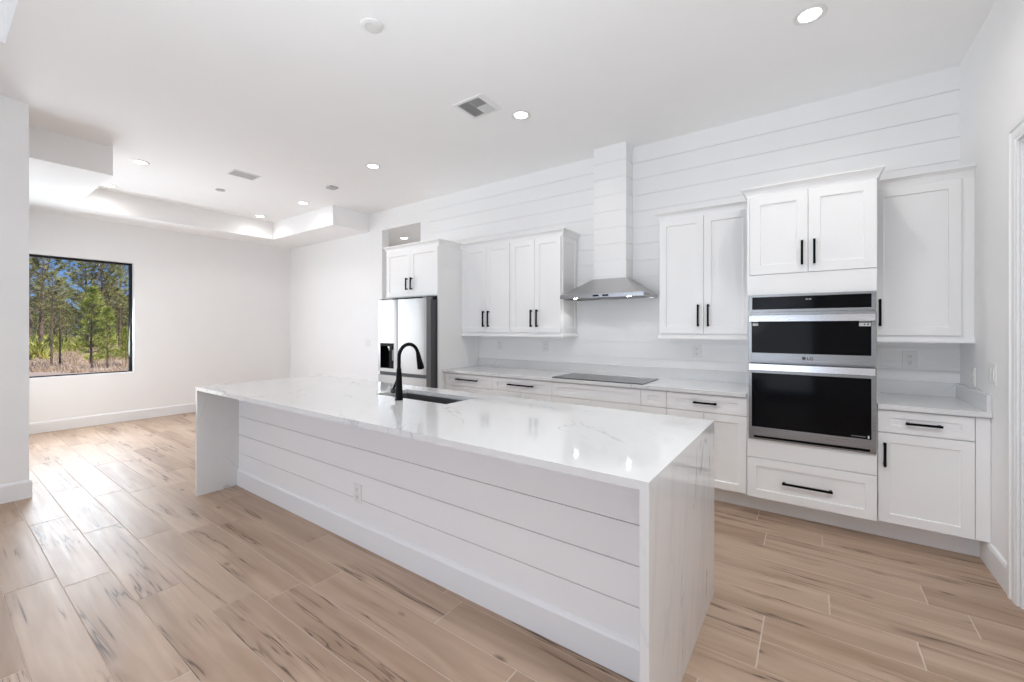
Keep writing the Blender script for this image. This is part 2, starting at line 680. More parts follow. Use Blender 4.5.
# shiplap boards over the kitchen stretch of the back wall
edges = [GTOP - PITCH * k for k in range(0, 19)]
bands = []
prev = ZC
for e in edges:
    if e < 0.05:
        break
    bands.append((e + 0.0026, prev))
    prev = e - 0.0026
bands.append((0.0, prev))
w = MB()
for a, b_ in bands:
    w.box(-4.515, XR, YW - 0.006, YW + .013, a, b_)
w.box(-4.512, XR, YW + .003, YW + .0125, 0, ZC)
struct(w.build('trim_1', M['ship']))

# hall seen through the opening
w = MB()
w.box(-7.0, -4.5, 5.35, 5.45, 0, ZO)
w.box(-7.1, -7.0, YW + WT, 5.45, 0, ZO)
w.box(-4.5, -4.4, YW + WT, 5.45, 0, ZO)
w.box(-7.1, -4.4, YW + WT, 5.45, ZO, ZO + .15)
struct(w.build('wall_hall', M['wall']))

# right wall with the cased door
dy0, dy1, dz1 = 2.33, 3.225, 2.36
w = MB()
w.box(XR, XR + WT, dy1, YW + WT, 0, ZC)
w.box(XR, XR + WT, dy0, dy1, dz1, ZC)
w.box(XR, XR + WT, YREAR, dy0, 0, ZC)
struct(w.build('wall_right', M['wall']))
d = struct(MB().box(XR + .016, XR + .056, dy0 + .024, dy1 - .024, .008, dz1 - .024, .003)
           .box(XR + .012, XR + .02, dy0 + .15, dy1 - .15, 1.25, 2.2, .003).box(XR + .012, XR + .02, dy0 + .15, dy1 - .15, .25, 1.1, .003).build('door_1', M['trim']))
j = MB()
j.box(XR + .0005, XR + WT - .001, dy1 - .022, dy1 - .0005, 0, dz1 - .0225).box(XR + .0005, XR + WT - .001, dy0 + .0005, dy0 + .022, 0, dz1 - .0225).box(XR + .0005, XR + WT - .001, dy0 + .0005, dy1 - .0005, dz1 - .022, dz1 - .0005)
j.box(XR + .058, XR + .075, dy1 - .035, dy1 - .022, 0, dz1 - .0225).box(XR + .058, XR + .075, dy0 + .022, dy0 + .035, 0, dz1 - .0225).box(XR + .058, XR + .075, dy0 + .022, dy1 - .022, dz1 - .035, dz1 - .022)
j.build('door_jamb', M['trim'], d)
cs = MB()
CP = [(.0005, 0), (.011, 0), (.011, .014), (.014, .018), (.014, .058), (.021, .064), (.021, .084), (.0005, .086)]   # (off the wall, away from the opening)
bm = cs.bm
loops = []
for (y, z, sy, sz) in ((dy1, 0, 1, 0), (dy1, dz1, 1, 1), (dy0, dz1, -1, 1), (dy0, 0, -1, 0)):
    loops.append([bm.verts.new((XR - t, y + sy * (a - .004), z + sz * (a - .004))) for t, a in CP])
for p, q in zip(loops[:-1], loops[1:]):
    for k in range(len(CP)):
        n = (k + 1) % len(CP)
        bm.faces.new((p[k], p[n], q[n], q[k]))
bm.faces.new(loops[0])
bm.faces.new(loops[-1])
cs.build('door_casing', M['trim'], d)
MB().lathe([(.03, 0), (.03, .008), (.011, .012), (.011, .04), (.026, .045), (.028, .06), (.016, .07)], (XR + .0165, dy0 + .09, 1.0), (-1, 0, 0), 20).build('door_knob', M['blackmetal'], d, True)

# rear wall with the wide glass doors behind the camera
w = MB()
w.box(XLIV - .15, -4.7, YREAR - .15, YREAR, 0, ZC)
w.box(0.1, XR + WT, YREAR - .15, YREAR, 0, ZC)
w.box(-4.7, .1, YREAR - .15, YREAR, 2.5, ZC)
struct(w.build('wall_rear', M['wall']))
f = MB()
for x in (-4.7, -3.13, -1.55, 0.03):
    f.box(x, x + .07, YREAR - .1, YREAR - .03, 0, 2.5)
f.box(-4.7, .1, YREAR - .1, YREAR - .03, 2.43, 2.5).box(-4.7, .1, YREAR - .1, YREAR - .03, 0, .06)
wd = struct(f.build('window_2', M['winframe']))
MB().box(-4.68, .08, YREAR - .07, YREAR - .062, .03, 2.47).build('window_pane', M['glass'], wd)

# living-side wall whose end shows at the left edge, and the nook wall with its glass door
w = MB()
w.box(XLIV - .13, XLIV, YREAR, -2.75, 0, ZC)
w.box(XLIV - .13, XLIV, -.65, YNOOK, 0, ZC)
w.box(XLIV - .13, XLIV, -2.75, -.65, 0, .3)
w.box(XLIV - .13, XLIV, -2.75, -.65, 2.3, ZC)
struct(w.build('wall_living', M['wall']))
f = MB()
f.box(XLIV - .1, XLIV - .04, -2.75, -.65, .3, .36).box(XLIV - .1, XLIV - .04, -2.75, -.65, 2.24, 2.3)
for y in (-2.75, -1.73, -.71):
    f.box(XLIV - .1, XLIV - .04, y, y + .06, .3, 2.3)
wd = struct(f.build('window_3', M['winframe']))
MB().box(XLIV - .072, XLIV - .066, -2.74, -.66, .31, 2.29).build('window_pane', M['glass'], wd)
w = MB()
w.box(XL - .2, -7.95, YNOOK - .15, YNOOK, 0, ZC)
w.box(-5.85, XLIV - .13, YNOOK - .15, YNOOK, 0, ZC)
w.box(-7.95, -5.85, YNOOK - .15, YNOOK, 2.4, ZC)
struct(w.build('wall_nook', M['wall']))
f = MB()
for x in (-7.95, -6.93, -5.91):
    f.box(x, x + .06, YNOOK - .1, YNOOK - .04, 0, 2.4)
f.box(-7.95, -5.85, YNOOK - .1, YNOOK - .04, 2.33, 2.4).box(-7.95, -5.85, YNOOK - .1, YNOOK - .04, 0, .06)
wd = struct(f.build('window_4', M['winframe']))
MB().box(-7.93, -5.87, YNOOK - .07, YNOOK - .062, .03, 2.37).build('window_pane', M['glass'], wd)

# far window: black frame set deep in the drywall return
f = MB()
xa, xb = XL - .16, XL - .09
t = .028
f.box(xa, xb, wy0, wy0 + t, wz0, wz1).box(xa, xb, wy1 - t, wy1, wz0, wz1).box(xa, xb, wy0 + t, wy1 - t, wz0, wz0 + .012).box(xa, xb, wy0 + t, wy1 - t, wz1 - t, wz1)
wd = struct(f.build('window_1', M['winframe']))
MB().box(XL - .13, XL - .124, wy0 + .02, wy1 - .02, wz0 + .02, wz1 - .02).build('window_pane', M['glass'], wd)

# baseboards
BP = [(0, 0), (.016, 0), (.016, .13), (.010, .145), (0, .15)]


def baseboard(name, path):
    struct(MB().sweep(path, BP).build(name, M['trim']))


baseboard('baseboard_left', [(XL, YNOOK), (XL, YW)])
baseboard('baseboard_back', [(XL + .016, YW), (XO0, YW), (XO0, YW + WT)])
baseboard('baseboard_living', [(XLIV - .12, YNOOK), (XLIV, YNOOK), (XLIV, YREAR)][::-1] if False else [(XLIV, YREAR), (XLIV, YNOOK), (-5.84, YNOOK)])
baseboard('baseboard_right', [(XR, 3.774), (XR, dy1 + .086)])
baseboard('baseboard_entry', [(XR, dy0 - .086), (XR, YREAR)])

# shiplap-clad chimney above the hood
CX0, CX1, CY0, CZ0 = -1.86, -1.51, 4.09, 1.905
w = MB()
for a, b_ in bands:
    a2 = max(a, CZ0)
    if b_ > CZ0 + .01:
        w.box(CX0, CX1, CY0, YW - .006, a2, b_)
w.box(CX0 + .008, CX1 - .008, CY0 + .008, YW - .006, CZ0 + .002, ZC - .001)
struct(w.build('trim_2', M['ship']))

# ------------------------------------------------------------------ CABINETS
def shaker(mb, x0, x1, z0, z1, yf, stile=.058, t=.02, rec=.009, ch=.003):
    """shaker door or drawer front facing -Y: flat frame round a recessed panel"""
    bm = mb.bm
    stx = min(stile, (x1 - x0) * .32)
    stz = min(stile, (z1 - z0) * .32)

    def rect(ix, iz, y):
        return [bm.verts.new(v) for v in ((x0 + ix, y, z0 + iz), (x1 - ix, y, z0 + iz), (x1 - ix, y, z1 - iz), (x0 + ix, y, z1 - iz))]
    e = .0015
    loops = [rect(0, 0, yf + t), rect(0, 0, yf + e), rect(e, e, yf), rect(stx, stz, yf), rect(stx + ch, stz + ch, yf + rec)]
    for a, b_ in zip(loops[:-1], loops[1:]):
        for k in range(4):
            n = (k + 1) % 4
            bm.faces.new((a[k], a[n], b_[n], b_[k]))
    bm.faces.new(loops[-1])
    bm.faces.new(list(reversed(loops[0])))
    return mb


def bar_handle(parent, cx, cz, yf, length, vertical, r=.0072, stand=.030):
    mb = MB()
    h = length / 2
    y = yf - stand
    if vertical:
        mb.box(cx - r, cx + r, y - r, y + r, cz - h, cz + h, .0015)
        for s in (-1, 1):
            mb.box(cx - r * .9, cx + r * .9, y, yf + .001, cz + s * (h - .012) - r, cz + s * (h - .012) + r)
    else:
        mb.box(cx - h, cx + h, y - r, y + r, cz - r, cz + r, .0015)
        for s in (-1, 1):
            mb.box(cx + s * (h - .012) - r, cx + s * (h - .012) + r, y, yf + .001, cz - r * .9, cz + r * .9)
    return mb.build('handle', M['blackmetal'], parent)


def door(cab, x0, x1, z0, z1, yf, handle=None, stile=.058, name='door'):
    o = shaker(MB(), x0, x1, z0, z1, yf, stile).build(name, M['cab'], cab)
    if handle:
        cx, cz, L, vert = handle
        bar_handle(o, cx, cz, yf, L, vert)
    return o


CRZ = 2.386
CROWN = [(0, CRZ), (.004, CRZ), (.008, CRZ + .016), (.016, CRZ + .036), (.030, CRZ + .052), (.036, CRZ + .056), (.036, CRZ + .066), (0, CRZ + .066)]
RAIL = [(-.012, 1.308), (.012, 1.308), (.014, 1.318), (.006, 1.340), (.004, 1.352), (-.012, 1.352)]
YU = 3.92      # upper door faces
YB = 3.632     # base door faces
YT = 3.775     # toe kick
g = .0015


def upper_cabinet(label, x0, x1, splits, handles, path, railpath, frame_r=.0):
    cab = thing('upper_cabinet', label, 'cabinet', ((x0 + x1) / 2, YW, 1.31), 'white upper cabinets on the shiplap wall')
    b = MB().box(x0, x1, YU + .021, YW - .007, 1.345, CRZ)
    b.build('body', M['cab'], cab)
    for (a, c), h in zip(splits, handles):
        door(cab, a + g, c - g, 1.357, 2.380, YU, h)
    MB().sweep(path, CROWN).build('crown_moulding', M['cab'], cab)
    MB().sweep(railpath, RAIL).build('light_rail', M['cab'], cab)
    return cab


PX = -3.575    # right face of the refrigerator side panel
# upper left pair
mid = -2.813
upper_cabinet('white two-door upper cabinet beside the tall refrigerator panel', PX + .002, mid, [(-3.515, -3.158), (-3.158, mid - .012)],
              [(-3.195, 1.515, .19, True), (-3.121, 1.515, .19, True)], [(PX + .038, YU + .02), (mid, YU + .02)], [(PX + .002, YU + .02), (mid, YU + .02)])
hood_side = upper_cabinet('white two-door upper cabinet immediately left of the steel range hood', mid + .001, -2.154, [(mid + .012, -2.482), (-2.482, -2.158)],
              [(-2.519, 1.513, .19, True), (-2.445, 1.513, .19, True)], [(mid + .001, YU + .02), (-2.144, YU + .02), (-2.144, YW - .007)], [(mid + .001, YU + .02), (-2.144, YU + .02), (-2.144, YW - .007)])
ep = MB()
shaker(ep, YU + .03, YW - .012, 1.357, 2.376, 2.154 - .010, .05, .0095, .006)
bmesh.ops.rotate(ep.bm, verts=ep.bm.verts, cent=(0, 0, 0), matrix=Matrix.Rotation(math.pi / 2, 3, 'Z'))
ep.build('end_panel', M['cab'], hood_side)
OX0, OX1 = -.398, .346     # oven tower
upper_cabinet('white two-door upper cabinet between the range hood and the oven tower', -1.138, OX0 - .002, [(-1.135, -.761), (-.761, OX0 - .003)],
              [(-.802, 1.515, .19, True), (-.722, 1.515, .19, True)], [(-1.138, YW - .007), (-1.138, YU + .02), (OX0 - .002, YU + .02)], [(-1.138, YW - .007), (-1.138, YU + .02), (OX0 - .002, YU + .02)])
upper_cabinet('white single-door upper cabinet in the corner right of the oven tower', OX1 + .002, XR - .001, [(OX1 + .004, .792)],
              [(.388, 1.515, .19, True)], [(OX1 + .002, YU + .02), (XR - .001, YU + .02)], [(OX1 + .002, YU + .02), (XR - .001, YU + .02)])

# base cabinets
def base_cabinet(label, x0, x1, parts, toe_x1=None):
    cab = thing('base_cabinet', label, 'cabinet', ((x0 + x1) / 2, YW, 0), 'white base cabinets along the shiplap wall')
    MB().box(x0, x1, YB + .021, YW - .008, .147, .883).build('body', M['cab'], cab)
    MB().box(x0 - .0015, min(x1 + .0015, XR - .001), YT, YT + .018, 0.0, .147).build('toe_kick', M['cab'], cab)
    for kind, a, c, z0, z1, h in parts:
        door(cab, a + g, c - g, z0, z1, YB, h, name=kind)
    return cab


ZD0, ZD1 = .738, .874    # drawer fronts
ZE0, ZE1 = .150, .733    # door fronts
b0, b1, b2, b3, b4 = PX + .002, -2.843, -2.106, -.991, OX0 - .002
base_cabinet('white base cabinet against the refrigerator panel with one drawer over doors', b0, b1 - .001,
             [('drawer', b0 + .02, b1, ZD0, ZD1, (-3.208, .815, .317, False)), ('door', b0 + .02, -3.18, ZE0, ZE1, (-3.215, .588, .155, True)), ('door', -3.18, b1, ZE0, ZE1, (-3.145, .588, .155, True))])
base_cabinet('white base cabinet second from the refrigerator with one drawer over doors', b1, b2 - .001,
             [('drawer', b1, b2, ZD0, ZD1, (-2.467, .812, .313, False)), ('door', b1, -2.475, ZE0, ZE1, (-2.51, .588, .155, True)), ('door', -2.475, b2, ZE0, ZE1, (-2.44, .588, .155, True))])
base_cabinet('white base cabinet with plain false drawer fronts directly under the black cooktop', b2, b3 - .001,
             [('false_front', b2, -1.21, ZD0, ZD1, None), ('false_front', -1.21, b3, ZD0, ZD1, None),
              ('door', b2, -1.682, ZE0, ZE1, (-1.722, .588, .155, True)), ('door', -1.682, -1.21, ZE0, ZE1, (-1.640, .588, .155, True)), ('door', -1.21, b3, ZE0, ZE1, None)])
base_cabinet('white base cabinet immediately left of the oven tower with one drawer', b3, b4,
             [('drawer', b3, b4, ZD0, ZD1, (-.692, .811, .172, False)), ('door', b3, -.704, ZE0, ZE1, (-.742, .588, .155, True)), ('door', -.704, b4, ZE0, ZE1, (-.664, .588, .155, True))])
cab = base_cabinet('white base cabinet in the right corner with one drawer over one door', OX1 + .002, XR - .001,
                   [('drawer', OX1 + .004, .790, ZD0 - .004, ZD1, (.565, .804, .168, False)), ('door', OX1 + .004, .790, ZE0, ZE1 - .006, (.383, .591, .155, True))])
MB().box(.792, XR - .002, YB + .004, YB + .022, .150, .876).build('filler_strip', M['cab'], cab)

# oven tower
YO = 3.605
tw = thing('oven_cabinet', 'tall white cabinet tower built around the steel wall ovens', 'cabinet', ((OX0 + OX1) / 2, YW, 0))
b = MB()
b.box(OX0, OX0 + .019, YO + .021, YW - .008, .147, CRZ).box(OX1 - .019, OX1, YO + .021, YW - .008, .147, CRZ)
b.box(OX0 + .019, OX1 - .019, 4.2, YW - .008, .147, CRZ)
b.box(OX0, OX1, YO + .021, YW - .008, 1.70, CRZ).box(OX0, OX1, YO + .021, YW - .008, .147, .56)
b.build('body', M['cab'], tw)
b = MB()
b.box(OX0 + .001, OX1 - .001, YO + .002, YO + .021, 1.650, 1.796, .001)      # filler above the ovens
b.box(OX0 + .001, OX1 - .001, YO + .002, YO + .021, .449, .584, .001)        # filler below the ovens
b.box(OX0 + .001, OX0 + .018, YO + .002, YO + .021, 1.797, CRZ).box(OX0 + .001, -.3835, YO + .006, YO + .021, .584, 1.650).box(.3405, OX1 - .001, YO + .006, YO + .021, .584, 1.650)
b.build('face_panel', M['cab'], tw)
MB().box(OX0, OX1, YT, YT + .018, 0, .147).build('toe_kick', M['cab'], tw)
door(tw, OX0 + .020, -.022 - g, 1.801, 2.380, YO, (-.057, 1.936, .170, True), .066)
door(tw, -.022 + g, OX1 - .001, 1.801, 2.380, YO, (.013, 1.938, .170, True), .066)
door(tw, OX0 + .001, OX1 - .001, .151, .444, YO, (-.030, .294, .290, False), .06, 'drawer')
MB().sweep([(OX0, YU + .02 - .037), (OX0, YO + .02), (OX1, YO + .02), (OX1, YU + .02 - .037)], [(o + .002, z) for o, z in CROWN]).build('crown_moulding', M['cab'], tw)

# refrigerator surround
YF = 3.530
FX0 = -4.525
fc = thing('refrigerator_cabinet', 'white two-door cabinet above the refrigerator with its tall side panel', 'cabinet', ((FX0 + PX) / 2, YW, 0))
MB().box(PX - .022, PX, YF + .015, YW - .008, 0, CRZ).build('side_panel', M['cab'], fc)
MB().box(FX0, FX0 + .02, 3.62, YW - .008, 0, 1.8).build('side_panel', M['cab'], fc)
MB().box(FX0, PX - .022, YF + .021, YW - .008, 1.79, CRZ).build('body', M['cab'], fc)
door(fc, FX0 + .012, -4.058 - g, 1.800, 2.378, YF, (-4.104, 1.953, .15, True), .06)
door(fc, -4.058 + g, PX - .004, 1.800, 2.378, YF, (-4.020, 1.953, .15, True), .06)
MB().sweep([(FX0, YW - .008), (FX0, YF + .02), (PX, YF + .02), (PX, YU + .02 - .037)], CROWN).build('crown_moulding', M['cab'], fc)

# ------------------------------------------------------------------ REFRIGERATOR
fr = thing('refrigerator', 'stainless french door refrigerator with black water dispenser beside the white panel', 'refrigerator', (-4.04, 3.8, 0))
RX0, RX1, RYF = -4.476, -3.605, 3.368
MB().box(RX0 + .006, RX1 - .004, RYF + .085, 4.12, .04, 1.742, .004).build('body', M['dark'], fr)
MB().box(RX0 + .02, RX1 - .02, RYF + .12, 4.05, 0, .04).build('base_grille', M['dark'], fr)


def fridge_door(x0, x1, z0, z1, hole=None):
    """slightly crowned front, stainless face, facing -Y"""
    mb = MB()
    bm = mb.bm
    nx = 12
    if hole is None:
        xs = [x0 + (x1 - x0) * i / nx for i in range(nx + 1)]
        rows = [z0, z1]
        holes = None
    else:
        hx0, hx1, hz0, hz1 = hole
        xs = [x0, x0 + .008, hx0, hx1, (hx1 + x1) / 2, x1 - .012, x1]
        rows = [z0, hz0, hz1, z1]
    def yy(x):
        s = (2 * (x - x0) / (x1 - x0) - 1)
        return RYF + .010 * abs(s) ** 4
    V = {}
    for i, x in enumerate(xs):
        for k, z in enumerate(rows):
            V[i, k] = bm.verts.new((x, yy(x), z))
    for i in range(len(xs) - 1):
        for k in range(len(rows) - 1):
            if hole and abs(xs[i] - hole[0]) < 1e-6 and k == 1:
                continue
            bm.faces.new((V[i, k], V[i + 1, k], V[i + 1, k + 1], V[i, k + 1]))
    yb = RYF + .078
    last = len(xs) - 1
    tp = len(rows) - 1
    bl = [bm.verts.new((x0, yb, z0)), bm.verts.new((x1, yb, z0)), bm.verts.new((x1, yb, z1)), bm.verts.new((x0, yb, z1))]
    bm.faces.new([V[i, 0] for i in range(last, -1, -1)] + [bl[0], bl[1]])
    bm.faces.new([V[i, tp] for i in range(last + 1)] + [bl[2], bl[3]])
    bm.faces.new([V[0, k] for k in range(tp + 1)] + [bl[3], bl[0]])
    bm.faces.new([V[last, k] for k in range(tp, -1, -1)] + [bl[1], bl[2]])
    if not hole:
        bm.faces.new(bl[::-1])
    return mb


SPX = -4.098
HOLE = (-4.427, -4.168, .908, 1.219)
dl = fridge_door(RX0, SPX - .002, .866, 1.752, HOLE).build('door', M['steelv'], fr)
dr = fridge_door(SPX + .002, RX1, .866, 1.752).build('door', M['steelv'], fr)
dz = fridge_door(RX0, RX1, .055, .822).build('freezer_drawer', M['steelv'], fr)
# pocket grips: dark recess between doors and drawer
MB().box(RX0 + .004, RX1 - .004, RYF + .03, RYF + .086, .820, .868).build('pocket_grip', M['dark'], fr)
# side gaskets and hinges
MB().box(RX1 - .0005, RX1 + .001, RYF + .012, RYF + .078, .056, 1.751).build('door_edge', M['greyside'], fr)
MB().box(RX0 + .01, RX0 + .07, RYF + .02, RYF + .12, 1.752, 1.770, .004).build('hinge_cover', M['greyside'], fr)
MB().box(RX1 - .07, RX1 - .01, RYF + .02, RYF + .12, 1.752, 1.770, .004).build('hinge_cover', M['greyside'], fr)
dp = MB()
hx0, hx1, hz0, hz1 = HOLE
dp.box(hx0, hx1, RYF + .068, RYF + .074, hz0, hz1)
dp.box(hx0, hx0 + .004, RYF + .002, RYF + .07, hz0, hz1).box(hx1 - .004, hx1, RYF + .002, RYF + .07, hz0, hz1)
dp.box(hx0, hx1, RYF + .002, RYF + .07, hz0, hz0 + .012).box(hx0, hx1, RYF - .001, RYF + .07, hz1 - .035, hz1)
dpo = dp.build('dispenser', M['blackglass'], dl)
MB().lathe([(.016, 0), (.020, .01), (.014, .04), (.010, .055)], (-4.29, RYF + .035, hz1 - .036), (0, 0, -1), 16).build('dispenser_nozzle', M['bright'], fr, True)
MB().box(-4.27, -4.21, RYF + .058, RYF + .066, 1.0, 1.13, .002).build('dispenser_paddle', M['greyside'], fr)

# ------------------------------------------------------------------ COUNTERTOPS
SLAB0, SLAB1 = .884, .914
YC = 3.608
ct = MB().box(PX + .002, OX0 - .003, YC, YW - .008, SLAB0, SLAB1, .002).build('countertop', M['quartz'], None, False, (-2, YW, SLAB0))
tag(ct, 'long white quartz countertop under the hood, holding the black cooktop', 'countertop')
MB().box(PX + .002, OX0 - .003, YW - .026, YW - .007, SLAB1, SLAB1 + .1, .001).build('backsplash', M['quartz'], ct, False, (-2, YW, SLAB0))
ct = MB().box(OX1 + .003, XR - .002, YC, YW - .008, SLAB0, SLAB1, .002).build('countertop', M['quartz'], None, False, (.6, YW, SLAB0))
tag(ct, 'short white quartz countertop in the corner right of the ovens', 'countertop')
MB().box(OX1 + .003, XR - .022, YW - .026, YW - .007, SLAB1, SLAB1 + .1, .001).build('backsplash', M['quartz'], ct, False, (.6, YW, SLAB0))
MB().box(XR - .022, XR - .002, YC + .012, YW - .007, SLAB1, SLAB1 + .1, .001).build('backsplash', M['quartz'], ct, False, (.6, YW, SLAB0))

# ------------------------------------------------------------------ COOKTOP
ck = thing('cooktop', 'black ceramic glass cooktop set into the quartz counter under the hood', 'cooktop', (-1.652, 3.88, SLAB1))
MB().box(-2.106, -1.197, 3.645, 4.105, SLAB1 - .001, SLAB1 + .008, .002).build('glass_top', M['cookglass'], ck)
for (x, y, r) in ((-1.90, 3.98, .075), (-1.90, 3.77, .095), (-1.42, 3.98, .095), (-1.42, 3.77, .075), (-1.66, 3.90, .115)):
    mb = MB()
    mb.lathe([(r - .003, 0), (r, 0), (r, .0004), (r - .003, .0004), (r - .003, 0)], (x, y, SLAB1 + .0078), (0, 0, 1), 40, False)
    mb.build('burner_ring', M['greyside'], ck)

# ------------------------------------------------------------------ WALL OVENS
ov = thing('double_oven', 'stainless double wall oven with black glass doors in the white tower', 'oven', (-.022, 3.9, .586))
VX0, VX1 = -.383, .340
YV = 3.585
MB().box(VX0 + .012, VX1 - .012, YV + .03, 4.17, .60, 1.64).build('body', M['dark'], ov)
MB().box(VX0, VX1, YV + .02, YV + .034, .588, 1.649).build('trim_frame', M['steel'], ov)


def ring(x0, x1, z0, z1, ix0, ix1, iz0, iz1, y0, y1):
    return MB().box(x0, ix0, y0, y1, z0, z1, .0015).box(ix1, x1, y0, y1, z0, z1, .0015).box(ix0, ix1, y0, y1, z0, iz0, .0015).box(ix0, ix1, y0, y1, iz1, z1, .0015)


cp = ring(VX0, VX1, 1.524, 1.649, VX0 + .022, VX1 - .024, 1.542, 1.632, YV, YV + .021).build('control_panel', M['steel'], ov)
MB().box(VX0 + .022, VX1 - .024, YV + .002, YV + .019, 1.542, 1.632).build('control_glass', M['blackglass'], cp)
dm = MB()
for i, x in enumerate((-.036, -.028, -.018, -.010)):
    dm.box(x, x + .006, YV + .0012, YV + .0025, 1.604, 1.613)
dm.build('display', M['display'], cp)


def oven_door(z0, z1, g0, g1, hz):
    dd = ring(VX0, VX1, z0, z1, VX0 + .020, VX1 - .026, g0, g1, YV - .012, YV + .02).build('oven_door', M['steel'], ov)
    MB().box(VX0 + .020, VX1 - .026, YV - .010, YV + .018, g0, g1).build('door_glass', M['blackglass'], dd)
    hb = MB()
    hy = YV - .042
    hb.hull([(VX0 + .007, hy - .012, hz - .024), (VX1 - .011, hy - .012, hz - .024), (VX1 - .011, hy + .012, hz - .029), (VX0 + .007, hy + .012, hz - .029)],
            [(VX0 + .007, hy - .010, hz + .020), (VX1 - .011, hy - .010, hz + .020), (VX1 - .011, hy + .012, hz + .024), (VX0 + .007, hy + .012, hz + .024)])
    for x in (VX0 + .009, VX1 - .043):
        hb.box(x, x + .03, hy + .008, YV - .008, hz - .014, hz + .014)
    hb.build('handle', M['bright'], dd)
    return dd


d1 = oven_door(1.164, 1.519, 1.226, 1.450, 1.478)
d2 = oven_door(.619, 1.148, .682, 1.078, 1.126)
# vent strip under the lower door
vs = MB()
vs.box(VX0, VX1, YV + .004, YV + .02, .588, .598)
vs.box(VX0, VX0 + .03, YV + .004, YV + .02, .598, .616).box(VX1 - .03, VX1, YV + .004, YV + .02, .598, .616)
vs.build('vent_strip', M['steel'], ov)
MB().box(VX0 + .03, VX1 - .03, YV + .012, YV + .022, .598, .617).build('vent_gap', M['blackmetal'], ov)


def text_mesh(s, size, mat, parent, x, y, z, name):
    cu = bpy.data.curves.new(name, 'FONT')
    cu.body = s
    cu.size = size
    cu.extrude = .0004
    cu.offset = .0008
    cu.align_x = 'LEFT'
    tmp = bpy.data.objects.new(name, cu)
    me = bpy.data.meshes.new_from_object(tmp)
    bpy.data.objects.remove(tmp)
    q = parent
    while q.parent:
        q = q.parent
    o0 = Vector(q.location)
    for v in me.vertices:
        v.co = Vector((x + v.co.x, y + -v.co.z, z + v.co.y)) - o0
    me.materials.append(mat)
    o = bpy.data.objects.new(name, me)
    COL.objects.link(o)
    o.parent = parent
    return o


lg = MB().lathe([(.0115, 0), (.0115, .001)], (-.046, YV - .012, 1.195), (0, -1, 0), 24).build('badge', M['stickerink'], d1)
text_mesh('LG', .030, M['stickerink'], d1, -.029, YV - .0128, 1.184, 'logo_letters')
st = MB().box(-.358, -.322, YV - .0112, YV - .0098, 1.423, 1.441).build('sticker', M['sticker'], d1)
st = MB().box(.252, .311, YV - .0112, YV - .0098, 1.419, 1.442).build('sticker', M['sticker'], d1)
MB().box(.276, .283, YV - .0118, YV - .0110, 1.426, 1.436).box(.293, .301, YV - .0118, YV - .0110, 1.426, 1.436).build('sticker_mark', M['stickerink'], d1)
mk = MB().box(.296, .304, YV - .0112, YV - .0098, .688, .706)
mk.build('sticker', M['sticker'], d2)
mk = MB()
for i in range(9):
    mk.box(.212 + i * .0085, .217 + i * .0085, YV - .0108, YV - .0098, .694, .700)
mk.build('printed_line', M['slot'], d2)

# ------------------------------------------------------------------ RANGE HOOD
HX0, HX1, HY0, HZ0, HZ1 = -2.121, -1.255, 3.842, 1.706, 1.742
hd = thing('range_hood', 'stainless pyramid range hood with two lamps above the black cooktop', 'range hood', (-1.688, YW, HZ0))
YHB = YW - .008
lipbm = MB()
lipbm.box(HX0, HX1, HY0, HY0 + .02, HZ0, HZ1).box(HX0, HX1, YHB - .02, YHB, HZ0, HZ1).box(HX0, HX0 + .02, HY0 + .02, YHB - .02, HZ0, HZ1).box(HX1 - .02, HX1, HY0 + .02, YHB - .02, HZ0, HZ1)
lipbm.build('rim', M['hoodsteel'], hd)
MB().hull([(HX0 + .003, HY0 + .003, HZ1 - .001), (HX1 - .003, HY0 + .003, HZ1 - .001), (HX1 - .003, YHB, HZ1 - .001), (HX0 + .003, YHB, HZ1 - .001)],
          [(CX0 - .003, CY0 - .012, 1.912), (CX1 + .003, CY0 - .012, 1.912), (CX1 + .003, YHB, 1.912), (CX0 - .003, YHB, 1.912)]).build('canopy', M['hoodsteel'], hd)
MB().box(HX0 + .02, HX1 - .02, HY0 + .02, YHB - .02, HZ0 + .008, HZ0 + .014).build('filter_panel', M['greyside'], hd)
for x in (-1.725, -1.625):
    MB().box(x - .030, x + .030, HY0 - .003, HY0 + .002, HZ0 + .010, HZ0 + .026, .001).build('button', M['blackmetal'], hd)
for x in (-1.975, -1.415):
    MB().lathe([(.018, 0), (.018, .007)], (x, HY0 + .065, HZ0 + .0015), (0, 0, 1), 20).build('lamp', M['hoodled'], hd)
    ld = bpy.data.lights.new('hood_lamp_light', 'SPOT')
    ld.energy = POWER['hood']
    ld.spot_size = math.radians(120)
    ld.shadow_soft_size = .03
    lo = bpy.data.objects.new('hood_lamp_light', ld)
    COL.objects.link(lo)
    lo.parent = hd
    lo.location = Vector((x, HY0 + .065, HZ0 - .004)) - Vector(hd.location)

